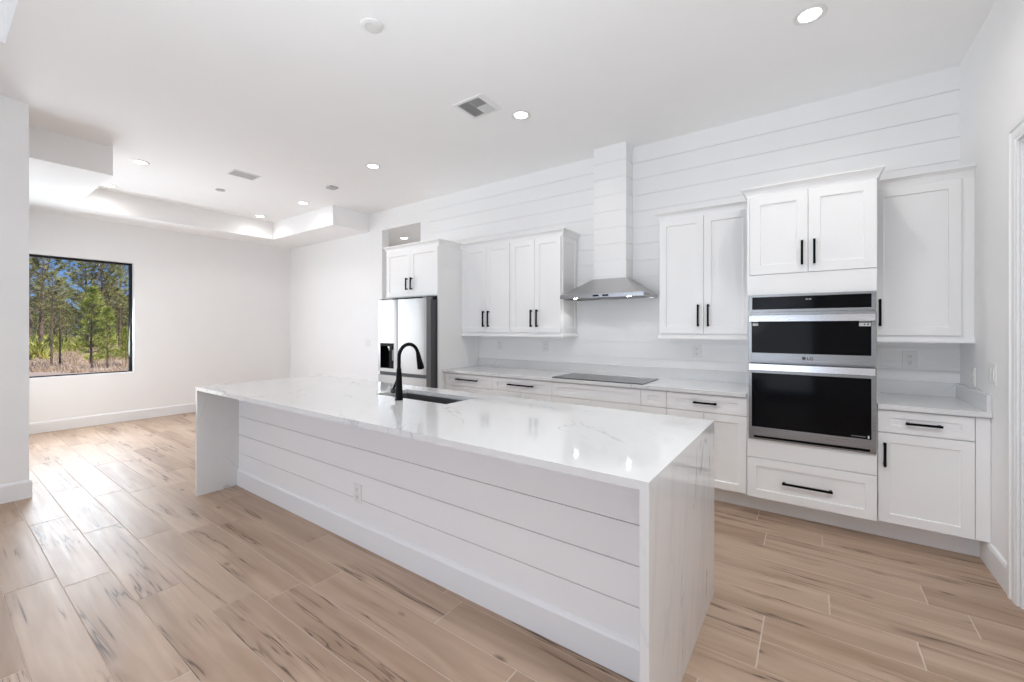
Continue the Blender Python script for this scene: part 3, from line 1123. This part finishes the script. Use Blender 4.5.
# ------------------------------------------------------------------ ISLAND
IX0, IX1, IY0, IY1 = -4.224, -.4236, 1.3515, 2.4547
PT = .031
IYF = 1.667
isl = thing('kitchen_island', 'long white island base clad in horizontal shiplap boards on the plank floor', 'kitchen island', (-2.32, 2.05, 0))
SX0, SX1, SY0, SY1 = -2.66, -1.93, 1.978, 2.283
ib0, ib1 = IX0 + PT + .001, IX1 - PT - .001
core = MB()
core.box(ib0, ib1, IYF + .016, 1.93, 0, SLAB0 - .002)
core.box(ib0, ib1, 2.335, IY1 - .05, .1, SLAB0 - .002).box(ib0, -2.72, 1.93, 2.335, .1, SLAB0 - .002).box(-1.87, ib1, 1.93, 2.335, .1, SLAB0 - .002)
core.box(ib0, ib1, 1.93, 2.335, .1, .6)
core.build('body', M['cab'], isl)
sh = MB()
prev = SLAB0 - .002
for e in (.619, .454, .289):
    sh.box(ib0, ib1, IYF, IYF + .017, e + .002, prev)
    prev = e - .002
sh.box(ib0, ib1, IYF, IYF + .017, 0, prev)
sh.build('shiplap_cladding', M['ship'], isl)
MB().sweep([(ib0, IYF), (ib1, IYF)], [(0, 0), (.015, 0), (.015, .13), (.009, .143), (0, .147)]).build('baseboard', M['trim'], isl)
MB().box(ib0, ib1, IY1 - .12, IY1 - .10, 0, .1).build('toe_kick', M['cab'], isl)
# kitchen-side doors of the island
ndo = 6
for i in range(ndo):
    a = ib0 + (ib1 - ib0) * i / ndo
    c = ib0 + (ib1 - ib0) * (i + 1) / ndo
    bmx = MB()
    shaker(bmx, -c + g, -a - g, .112, SLAB0 - .008, -(IY1 - .030))
    bmesh.ops.rotate(bmx.bm, verts=bmx.bm.verts, cent=(0, 0, 0), matrix=Matrix.Rotation(math.pi, 3, 'Z'))
    bmx.build('door', M['cab'], isl)

it = thing('island_countertop', 'veined white quartz waterfall countertop wrapping over both ends of the island', 'countertop', (-2.32, 1.9, 0))
sl = MB()
bm = sl.bm
def rc(x0, x1, y0, y1, z):
    return [bm.verts.new(v) for v in ((x0, y0, z), (x1, y0, z), (x1, y1, z), (x0, y1, z))]
ot, itp = rc(IX0, IX1, IY0, IY1, SLAB1), rc(SX0, SX1, SY0, SY1, SLAB1)
ob_, ibt = rc(IX0, IX1, IY0, IY1, SLAB0), rc(SX0, SX1, SY0, SY1, SLAB0)
for k in range(4):
    n = (k + 1) % 4
    bm.faces.new((ot[k], ot[n], itp[n], itp[k]))
    bm.faces.new((ob_[k], ob_[n], ibt[n], ibt[k]))
    bm.faces.new((ot[k], ot[n], ob_[n], ob_[k]))
    bm.faces.new((itp[k], itp[n], ibt[n], ibt[k]))
sl.build('slab', M['quartz'], it)
MB().box(IX0, IX0 + PT, IY0, IY1, 0, SLAB0).build('waterfall_panel', M['quartz'], it)
MB().box(IX1 - PT, IX1, IY0, IY1, 0, SLAB0).build('waterfall_panel', M['quartzpanel'], it)

# sink
sk = thing('sink', 'stainless undermount sink sunk into the island countertop', 'sink', (-2.295, 2.13, .66))
b = MB()
e = .004
b.box(SX0 - e, SX0 + .001, SY0 - e, SY1 + e, .66, SLAB0 - .0005).box(SX1 - .001, SX1 + e, SY0 - e, SY1 + e, .66, SLAB0 - .0005)
b.box(SX0, SX1, SY0 - e, SY0 + .001, .66, SLAB0 - .0005).box(SX0, SX1, SY1 - .001, SY1 + e, .66, SLAB0 - .0005)
b.box(SX0 - e, SX1 + e, SY0 - e, SY1 + e, .656, .661)
b.build('bowl', M['sinksteel'], sk)
MB().lathe([(.001, .002), (.03, .002), (.045, .004), (.045, .0)], (-2.295, 2.13, .661), (0, 0, 1), 28, False).build('drain', M['bright'], sk, True)

# faucet
FXC, FYC = -2.305, 1.908
fa = thing('faucet', 'matte black gooseneck kitchen faucet standing on the island by the sink', 'faucet', (FXC, FYC, SLAB1))
MB().lathe([(.0275, 0), (.0275, .006), (.026, .010), (.0235, .08), (.0195, .16), (.0155, .215), (.0145, .22)], (FXC, FYC, SLAB1), (0, 0, 1), 28).build('body', M['blackmetal'], fa, True)
pts = [(FXC, FYC, SLAB1 + .21), (FXC, FYC, SLAB1 + .28)]
R0 = .086
for i in range(1, 15):
    a = math.pi - i * (math.radians(166) / 14)
    pts.append((FXC, FYC + R0 + R0 * math.cos(a), SLAB1 + .293 + R0 * math.sin(a)))
MB().tube(pts, .0125, 16).build('spout', M['blackmetal'], fa, True)
e0 = Vector(pts[-1])
dv = Vector((0, .26, -1)).normalized()
MB().tube([e0 - dv * .006, e0 + dv * .02, e0 + dv * .024, e0 + dv * .112, e0 + dv * .118], [.0135, .0160, .0165, .0255, .0235], 20).build('spray_head', M['blackmetal'], fa, True)
MB().tube([(FXC - .012, FYC, SLAB1 + .058), (FXC - .066, FYC, SLAB1 + .058), (FXC - .071, FYC, SLAB1 + .058)], [.0175, .0185, .015], 16).build('valve', M['blackmetal'], fa, True)
MB().tube([(FXC - .058, FYC, SLAB1 + .066), (FXC - .045, FYC + .004, SLAB1 + .105), (FXC - .026, FYC + .012, SLAB1 + .150)], [.0085, .0072, .0065], 10).build('lever', M['blackmetal'], fa, True)


# ------------------------------------------------------------------ OUTLETS AND SWITCHES
def wall_plate(name, label, cat, pos, normal, gangs=1, kind='outlet', group=None):
    """plate with its receptacles or rockers; built facing -Y then turned"""
    n = Vector(normal)
    ang = math.atan2(n.x, -n.y)
    root = thing(name, label, cat, pos, group)
    w = .040 if gangs == 1 else .062
    rot = Matrix.Rotation(ang, 3, 'Z')

    def fin(mb, nm, mat, parent):
        bmesh.ops.rotate(mb.bm, verts=mb.bm.verts, cent=(0, 0, 0), matrix=rot)
        return mb.build(nm, mat, parent, False, (0, 0, 0)) if parent is None else mb_build(mb, nm, mat, parent)

    def mb_build(mb, nm, mat, parent):
        bmesh.ops.translate(mb.bm, verts=mb.bm.verts, vec=Vector(pos))
        return mb.build(nm, mat, parent)
    fin(MB().box(-w, w, -.006, 0, -.060, .060, .002), 'plate', M['plastic'], root)
    for gx in ([0] if gangs == 1 else [-.024, .024]):
        if kind == 'outlet':
            for s in (-1, 1):
                o = fin(MB().box(gx - .017, gx + .017, -.008, -.005, s * .024 - .017, s * .024 + .017, .001), 'receptacle', M['plastic'], root)
                fin(MB().box(gx - .008, gx - .005, -.0086, -.0078, s * .024 - .002, s * .024 + .009).box(gx + .005, gx + .008, -.0086, -.0078, s * .024 - .002, s * .024 + .009)
                    .box(gx - .0025, gx + .0025, -.0086, -.0078, s * .024 - .011, s * .024 - .006), 'slots', M['slot'], o)
        else:
            fin(MB().box(gx - .018, gx + .018, -.009, -.005, -.036, .036, .001), 'rocker', M['plastic'], root)
    return root


GO = 'white outlets on the backsplash'
YS = YW - .006
wall_plate('outlet', 'white outlet on the shiplap backsplash right of the ovens', 'outlet', (.594, YS, 1.172), (0, -1, 0), 1, 'outlet', GO)
wall_plate('outlet', 'white outlet on the shiplap backsplash between hood and oven tower', 'outlet', (-.89, YS, 1.185), (0, -1, 0), 1, 'outlet', GO)
wall_plate('outlet', 'white outlet under the upper cabinet nearest the range hood', 'outlet', (-2.56, YS, 1.190), (0, -1, 0), 1, 'outlet', GO)
wall_plate('outlet', 'white outlet under the upper cabinet nearest the refrigerator', 'outlet', (-3.232, YS, 1.191), (0, -1, 0), 1, 'outlet', GO)
wall_plate('light_switch', 'white double switch on the plain wall left of the refrigerator', 'light switch', (-5.95, YW, 1.16), (0, -1, 0), 2, 'switch')
wall_plate('light_switch', 'white rocker switch on the right wall beside the door casing', 'light switch', (XR, 3.608, 1.14), (-1, 0, 0), 2, 'switch')
wall_plate('outlet', 'white outlet on the right wall just above the corner side splash', 'outlet', (XR, 3.96, 1.09), (-1, 0, 0), 1, 'outlet', GO)
wall_plate('outlet', 'white outlet on the shiplap face of the island', 'outlet', (-2.42, IYF, .327), (0, -1, 0), 1, 'outlet')


# ------------------------------------------------------------------ CEILING FITTINGS
def downlight(x, y, z, label, key='down', spread=150):
    root = thing('downlight', label, 'ceiling light', (x, y, z), 'round recessed ceiling lights')
    MB().lathe([(.056, -.001), (.085, -.001), (.086, -.004), (.080, -.007), (.060, -.006), (.056, -.003), (.056, -.001)], (x, y, z), (0, 0, 1), 36, False).build('trim_ring', M['plastic'], root, True)
    MB().lathe([(.057, -.0035), (.057, -.001)], (x, y, z), (0, 0, 1), 36).build('lens', M['led'], root)
    ld = bpy.data.lights.new('downlight_lamp', 'AREA')
    ld.shape = 'DISK'
    ld.size = .12
    ld.energy = POWER[key]
    ld.spread = math.radians(spread)
    ld.color = (1.0, .95, .90) if 'down' in key else (.93, .97, 1.0)
    lo = bpy.data.objects.new('downlight_lamp', ld)
    COL.objects.link(lo)
    lo.parent = root
    lo.location = (0, 0, -.009)
    return root


first = downlight(-.01, 3.071, ZC, 'round recessed ceiling light above the oven tower at upper right')
for x, y, z, lab in [
    (-2.075, 3.055, ZC, 'round recessed ceiling light beside the square louvred vent'),
    (-4.115, 3.032, ZC, 'round recessed ceiling light in front of the refrigerator'),
    (-5.76, 4.88, ZO, 'round ceiling light glimpsed in the hall above the refrigerator cabinet'),
]:
    copy_tree(first, (x, y, z), lab)

nk = downlight(-6.18, 3.325, ZC, 'round recessed light in the nook ceiling nearest the right soffit end', 'nookdown')
for x, y, z, lab in [
    (-7.49, 3.30, ZC, 'round recessed light in the far right corner of the nook ceiling'),
    (-6.15, 1.444, ZC, 'round recessed light in the nook ceiling beside the left soffit corner'),
    (-7.49, 1.444, ZC, 'round recessed light half hidden behind the left nook soffit'),
]:
    copy_tree(nk, (x, y, z), lab)
second = downlight(-3.3, -.5, ZC + .25, 'added unseen recessed light in the raised living room ceiling nearest the dining nook', 'down2')  # added downlights out of view, for more floor bounce onto the ceiling
for x, y, lab in ((-.75, -.5, 'added unseen recessed light in the raised living room ceiling nearest the kitchen'),
                  (-3.3, -1.9, 'added unseen recessed light in the raised living room ceiling by the rear glass doors, nook side'),
                  (-.75, -1.9, 'added unseen recessed light in the raised living room ceiling by the rear glass doors, kitchen side')):
    copy_tree(second, (x, y, ZC + .25), lab)
downlight(.48, 1.02, ZC, 'added unseen recessed light by the cased door on the right wall', 'added_entry')  # added downlight out of view, brightens the right side of the kitchen
# square louvred register
vt = thing('ceiling_vent', 'square white louvred ceiling vent beside a recessed light', 'vent', (-2.29, 2.70, ZC))
vx0, vx1, vy0, vy1 = -2.44, -2.145, 2.585, 2.865


def flat_ring(x0, x1, y0, y1, wx0, wx1, wy0, wy1, z0, z1):
    return MB().box(x0, x1, y0, y0 + wy0, z0, z1).box(x0, x1, y1 - wy1, y1, z0, z1).box(x0, x0 + wx0, y0 + wy0, y1 - wy1, z0, z1).box(x1 - wx1, x1, y0 + wy0, y1 - wy1, z0, z1)


flat_ring(vx0, vx1, vy0, vy1, .024, .04, .024, .024, ZC - .010, ZC - .0005).build('frame', M['plastic'], vt)
ix0, ix1, iy0, iy1 = vx0 + .025, vx1 - .041, vy0 + .025, vy1 - .025
MB().box(ix0, ix1, iy0, iy1, ZC - .0025, ZC - .0006).build('duct_opening', M['ventdark'], vt)
xm, ym = ix0 + .105, (iy0 + iy1) / 2


def louvre(a, b_, shift):
    MB().hull([(a[0], a[1], ZC - .003), (b_[0], b_[1], ZC - .003), (b_[0] + shift[0] * .2, b_[1] + shift[1] * .2, ZC - .003), (a[0] + shift[0] * .2, a[1] + shift[1] * .2, ZC - .003)],
              [(a[0] + shift[0], a[1] + shift[1], ZC - .012), (b_[0] + shift[0], b_[1] + shift[1], ZC - .012), (b_[0] + shift[0] * 1.2, b_[1] + shift[1] * 1.2, ZC - .012), (a[0] + shift[0] * 1.2, a[1] + shift[1] * 1.2, ZC - .012)]).build('louvre', M['ventlouvre'], vt)


for i in range(6):
    x = ix0 + .004 + i * .016
    louvre((x, iy0 + .002), (x, iy1 - .002), (.010, 0))
for i in range(6):
    y = ym + .006 + i * .0165
    louvre((xm + .006, y), (ix1 - .002, y), (0, .010))
for i in range(6):
    y = ym - .006 - i * .0165
    louvre((xm + .006, y), (ix1 - .002, y), (0, -.010))
# grey rectangular register further back
vt = thing('ceiling_vent', 'narrow grey return vent in the ceiling near the dining nook', 'vent', (-5.63, 2.3, ZC))
vx0, vx1, vy0, vy1 = -5.735, -5.53, 2.15, 2.447
flat_ring(vx0, vx1, vy0, vy1, .012, .012, .012, .018, ZC - .008, ZC - .0005).build('frame', M['plastic'], vt)
MB().box(vx0 + .013, vx1 - .013, vy0 + .013, vy1 - .019, ZC - .003, ZC - .0005).build('duct_opening', M['ventmid'], vt)
for i in range(9):
    y = vy0 + .022 + i * .028
    MB().box(vx0 + .014, vx1 - .014, y, y + .012, ZC - .007, ZC - .003).build('louvre', M['ventmid'], vt)
# round detectors
sd = thing('smoke_detector', 'round white smoke detector on the ceiling above the island', 'smoke detector', (-2.205, 1.615, ZC))
MB().lathe([(.060, -.001), (.066, -.003), (.066, -.009), (.058, -.014), (.045, -.016), (.001, -.0165)], (-2.205, 1.615, ZC), (0, 0, 1), 40).build('body', M['plastic'], sd, True)
MB().lathe([(.046, -.0155), (.046, -.018), (.040, -.019), (.036, -.018)], (-2.205, 1.615, ZC), (0, 0, 1), 36, False).build('sensor_ring', M['plastic'], sd, True)
o = MB().lathe([(.050, -.001), (.055, -.004), (.055, -.010), (.040, -.014), (.001, -.015)], (-6.50, 2.36, ZC), (0, 0, 1), 28).build('ceiling_cover_plate', M['ventmid'], None, True, (-6.50, 2.36, ZC))
tag(o, 'small round cover plate on the ceiling before the nook soffit', 'cover plate')
o = MB().box(-5.225, -5.115, 3.115, 3.225, ZC - .02, ZC - .0005, .004).build('ceiling_sensor', M['ventdark'], None, False, (-5.17, 3.17, ZC))
tag(o, 'small dark square fitting on the ceiling near the right soffit', 'ceiling fitting')

# ------------------------------------------------------------------ OUTSIDE THE WINDOW
GZ = -0.3
gm = MB()
bm = gm.bm
rg = random.Random(11)
nx, ny = 40, 40
vv = {}
for i in range(nx + 1):
    for k in range(ny + 1):
        x = -9.2 - (i / nx) ** 1.6 * 110
        y = -45 + 110 * k / ny
        z = GZ + (rg.uniform(-.06, .10) if i > 2 else 0)
        vv[i, k] = bm.verts.new((x, y, z))
for i in range(nx):
    for k in range(ny):
        bm.faces.new((vv[i, k], vv[i + 1, k], vv[i + 1, k + 1], vv[i, k + 1]))
struct(gm.build('ground', M['soil'], None, True))


def tuft(bm, p, d, rr, n, L, w):
    for _ in range(n):
        v = (d + Vector((rr.gauss(0, .55), rr.gauss(0, .55), rr.gauss(0, .45)))).normalized() * L * rr.uniform(.7, 1.15)
        s = v.cross(Vector((rr.gauss(0, 1), rr.gauss(0, 1), rr.gauss(0, 1)))).normalized() * w
        a = bm.verts.new(p + s)
        b_ = bm.verts.new(p - s)
        c_ = bm.verts.new(p + v)
        bm.faces.new((a, b_, c_))


def pine_meshes(seed, H, crown0, spread, nwh, per, nt, L, w, rtrunk):
    """trunk and needle meshes of one pine standing at the origin"""
    rr = random.Random(seed)
    bend = Vector((rr.uniform(-.03, .03), rr.uniform(-.03, .03), 0)) * H

    def axis(t):
        return Vector((bend.x * t * t, bend.y * t * t, H * t))
    tr = MB()
    n = 9
    tr.tube([axis(i / n) - Vector((0, 0, .1 if i == 0 else 0)) for i in range(n + 1)], [rtrunk * (1 - .86 * i / n) for i in range(n + 1)], 8)
    fl = bmesh.new()
    for k in range(nwh):
        t = crown0 + (1 - crown0) * (k / (nwh - 1)) ** .9
        f = (t - crown0) / (1 - crown0)
        R_ = spread * (.45 + .75 * math.sin(math.pi * min(1, .18 + .82 * f) ** .8)) * (1 - .75 * max(0, f - .75) * 4 * .9) * rr.uniform(.7, 1.15)
        p0 = axis(t)
        for j in range(per):
            a = 2 * math.pi * (j / per) + rr.uniform(-.5, .5)
            d = Vector((math.cos(a), math.sin(a), 0))
            ln = R_ * rr.uniform(.6, 1.1)
            rise = rr.uniform(.05, .5) + .5 * f
            tip = p0 + d * ln + Vector((0, 0, ln * rise))
            midp = p0 + d * ln * .55 + Vector((0, 0, ln * rise * .3))
            if ln > .2:
                tr.tube([p0, midp, tip], [max(.008, rtrunk * .22 * (1 - .6 * f)), .012, .006], 4, False)
            bd = (tip - midp).normalized()
            tuft(fl, tip, bd, rr, nt, L, w)
            tuft(fl, midp.lerp(tip, .5), bd, rr, nt, L, w)
            if rr.random() < .7:
                tuft(fl, midp, d, rr, nt // 2, L, w)
    tuft(fl, axis(1.0), Vector((0, 0, 1)), rr, nt * 2, L * 1.1, w)
    m2 = MB()
    m2.bm.free()
    m2.bm = fl
    return tr, m2


def pine_proto(kind, seed, H, crown0, spread, nwh, per, nt, L, w, rt, mat, label, cat, group):
    root = thing(kind, label, cat, (-25, 0, GZ), group)
    tr, fl = pine_meshes(seed, H, crown0, spread, nwh, per, nt, L, w, rt)
    for mb, nm, mt in ((tr, 'trunk', M['bark']), (fl, 'needles', mat)):
        me_ = mb.build(nm, mt, None, False, (0, 0, 0))
        me_.parent = root
        me_.location = (0, 0, 0)
    return root


def at(u, D, z=GZ):
    c_, s_ = math.cos(YAW), math.sin(YAW)
    Rr = (u - 512) / FPX * D
    return (c_ * Rr - s_ * D, s_ * Rr + c_ * D, z)


def place(proto, used, u, D, sc, rot, label, zs=1.0):
    o = proto if not used else copy_tree(proto, proto.location, label)
    o['label'] = label
    o.location = at(u, D)
    o.scale = (sc, sc, sc * zs)
    o.rotation_euler = (0, 0, rot)
    return o


GP = 'pines outside the window'
young = pine_proto('pine_tree', 5, 3.3, .22, .36, 15, 6, 12, .24, .013, .05, M['pineyoung'], '', 'tree', GP)
tallA = pine_proto('pine_tree', 8, 7.4, .38, 1.35, 17, 7, 17, .34, .024, .12, M['pine'], '', 'tree', GP)
tallB = pine_proto('pine_tree', 21, 8.4, .32, 1.6, 18, 7, 17, .36, .026, .14, M['pine'], '', 'tree', GP)
thin = pine_proto('pine_tree', 33, 4.2, .66, .40, 7, 5, 10, .22, .012, .045, M['pine'], '', 'tree', GP)
farp = pine_proto('pine_tree', 44, 8.0, .12, 1.5, 19, 7, 15, .40, .034, .12, M['pinedark'], '', 'tree', GP)
place(young, False, 91, 17.2, .98, .3, 'bushy young pine centred in the window with needles nearly to the ground')
place(young, True, 107.5, 17.0, .74, 2.0, 'short bright green young pine right of the window centre')
place(young, True, 126, 18.5, .5, 4.0, 'smallest young pine at the right edge of the window')
place(tallA, False, 41, 25, .98, .0, 'tall dark-trunked pine at the left of the window reaching the sky')
place(tallB, False, 87, 31, .93, 1.0, 'broad tall pine behind the bushy young pine')
place(tallA, True, 104, 30, 1.0, 2.3, 'tall pine right of the window centre behind the short young pine')
place(tallA, True, 120, 33, .98, 4.1, 'tall pine near the right window edge')
place(tallB, True, 30, 35, .86, 3.0, 'tall pine at the extreme left edge of the window')
place(thin, False, 51.5, 17.0, .92, .5, 'slim bare-trunked pine in front at left, first of the slim pair')
place(thin, True, 60, 17.6, .86, 2.5, 'slim bare-trunked pine in front at left, second of the slim pair')
rs = random.Random(4)
usedf = False
for u, D in ((24, 62), (31, 66), (38, 60), (44, 64), (51, 62), (57, 68), (64, 60), (71, 66), (78, 62), (85, 68), (91, 60), (98, 66), (105, 62), (112, 68), (119, 60), (127, 66), (20, 46), (27, 52), (34, 44), (48, 46), (55, 40), (61, 50), (68, 44), (75, 54), (82, 46), (96, 47), (101, 56), (110, 45), (117, 53), (125, 46), (132, 54), (138, 40), (148, 46), (8, 44), (-6, 40), (-20, 48), (163, 44), (180, 50), (196, 52), (212, 56), (230, 60), (250, 58), (-34, 52), (-48, 56), (-62, 60), (-76, 54), (-90, 58), (-13, 60), (-27, 64), (2, 58), (14, 64), (145, 62), (158, 66), (172, 60)):
    place(farp, usedf, u + rs.uniform(-1.5, 1.5), D, rs.uniform(.55, .80) * (.82 if 48 < u < 80 else 1), rs.uniform(0, 6), 'pine in the dense distant stand filling the window background' if 24 < u < 134 else 'pine of the distant stand hidden past the sides of the window')
    usedf = True


def shrub_proto(seed, n, L, w, mat, label):
    rr = random.Random(seed)
    b = bmesh.new()
    for i in range(n):
        p = Vector((rr.gauss(0, .32), rr.gauss(0, .32), abs(rr.gauss(.1, .18))))
        tuft(b, p, Vector((rr.gauss(0, .4), rr.gauss(0, .4), 1)).normalized(), rr, 12, L, w)
    m2 = MB()
    m2.bm.free()
    m2.bm = b
    o = m2.build('shrub', mat, None, False, (0, 0, 0))
    return tag(o, label, 'shrub', 'low shrubs outside the window')


sh1 = shrub_proto(2, 40, .5, .03, M['shrub'], '')
first_s = True
for u, D, s, lab in ((32, 22, 1.5, 'large yellow-green shrub at the lower left corner of the window'), (73, 26, 1.2, 'yellow-green shrub left of the bushy young pine'),
                     (84, 30, 1.3, 'low shrub behind the trunk of the bushy young pine'), (98, 21, .7, 'low shrub between the two bright young pines'),
                     (118, 23, .9, 'low shrub right of the short bright young pine'), (63, 33, 1.3, 'low shrub behind the slim pine pair'),
                     (45, 34, 1.5, 'low shrub behind the tall dark-trunked pine'), (12, 27, 1.4, 'yellow-green shrub hidden by the left wall end'), (141, 24, 1.2, 'yellow-green shrub beyond the right window frame'),
                     (53, 40, 1.6, 'distant shrub low between the slim pines'), (104, 38, 1.6, 'distant shrub low behind the short bright young pine'), (126, 36, 1.5, 'distant shrub at the lower right corner of the window'), (92, 42, 1.6, 'distant shrub low behind the bushy young pine')):
    o = sh1 if first_s else sh1.copy()
    if not first_s:
        COL.objects.link(o)
    first_s = False
    o['label'] = lab
    o.location = at(u, D)
    o.scale = (s, s, s)
    o.rotation_euler = (0, 0, rs.uniform(0, 6))
# dry brush and grass over the lot
b = bmesh.new()
rr = random.Random(9)
for i in range(3200):
    D = 15.5 + 30 * rr.random() ** 1.4
    p = Vector(at(rr.uniform(-10, 170), D))
    tuft(b, p, Vector((0, 0, 1)), rr, 5, rr.uniform(.10, .42) * (1 if D < 22 else 1.7), .018)
m2 = MB()
m2.bm.free()
m2.bm = b
o = m2.build('dry_grass', M['brush'])
o['kind'] = 'stuff'
tag(o, 'dry pinkish grass and brush covering the sandy lot outside', 'grass')
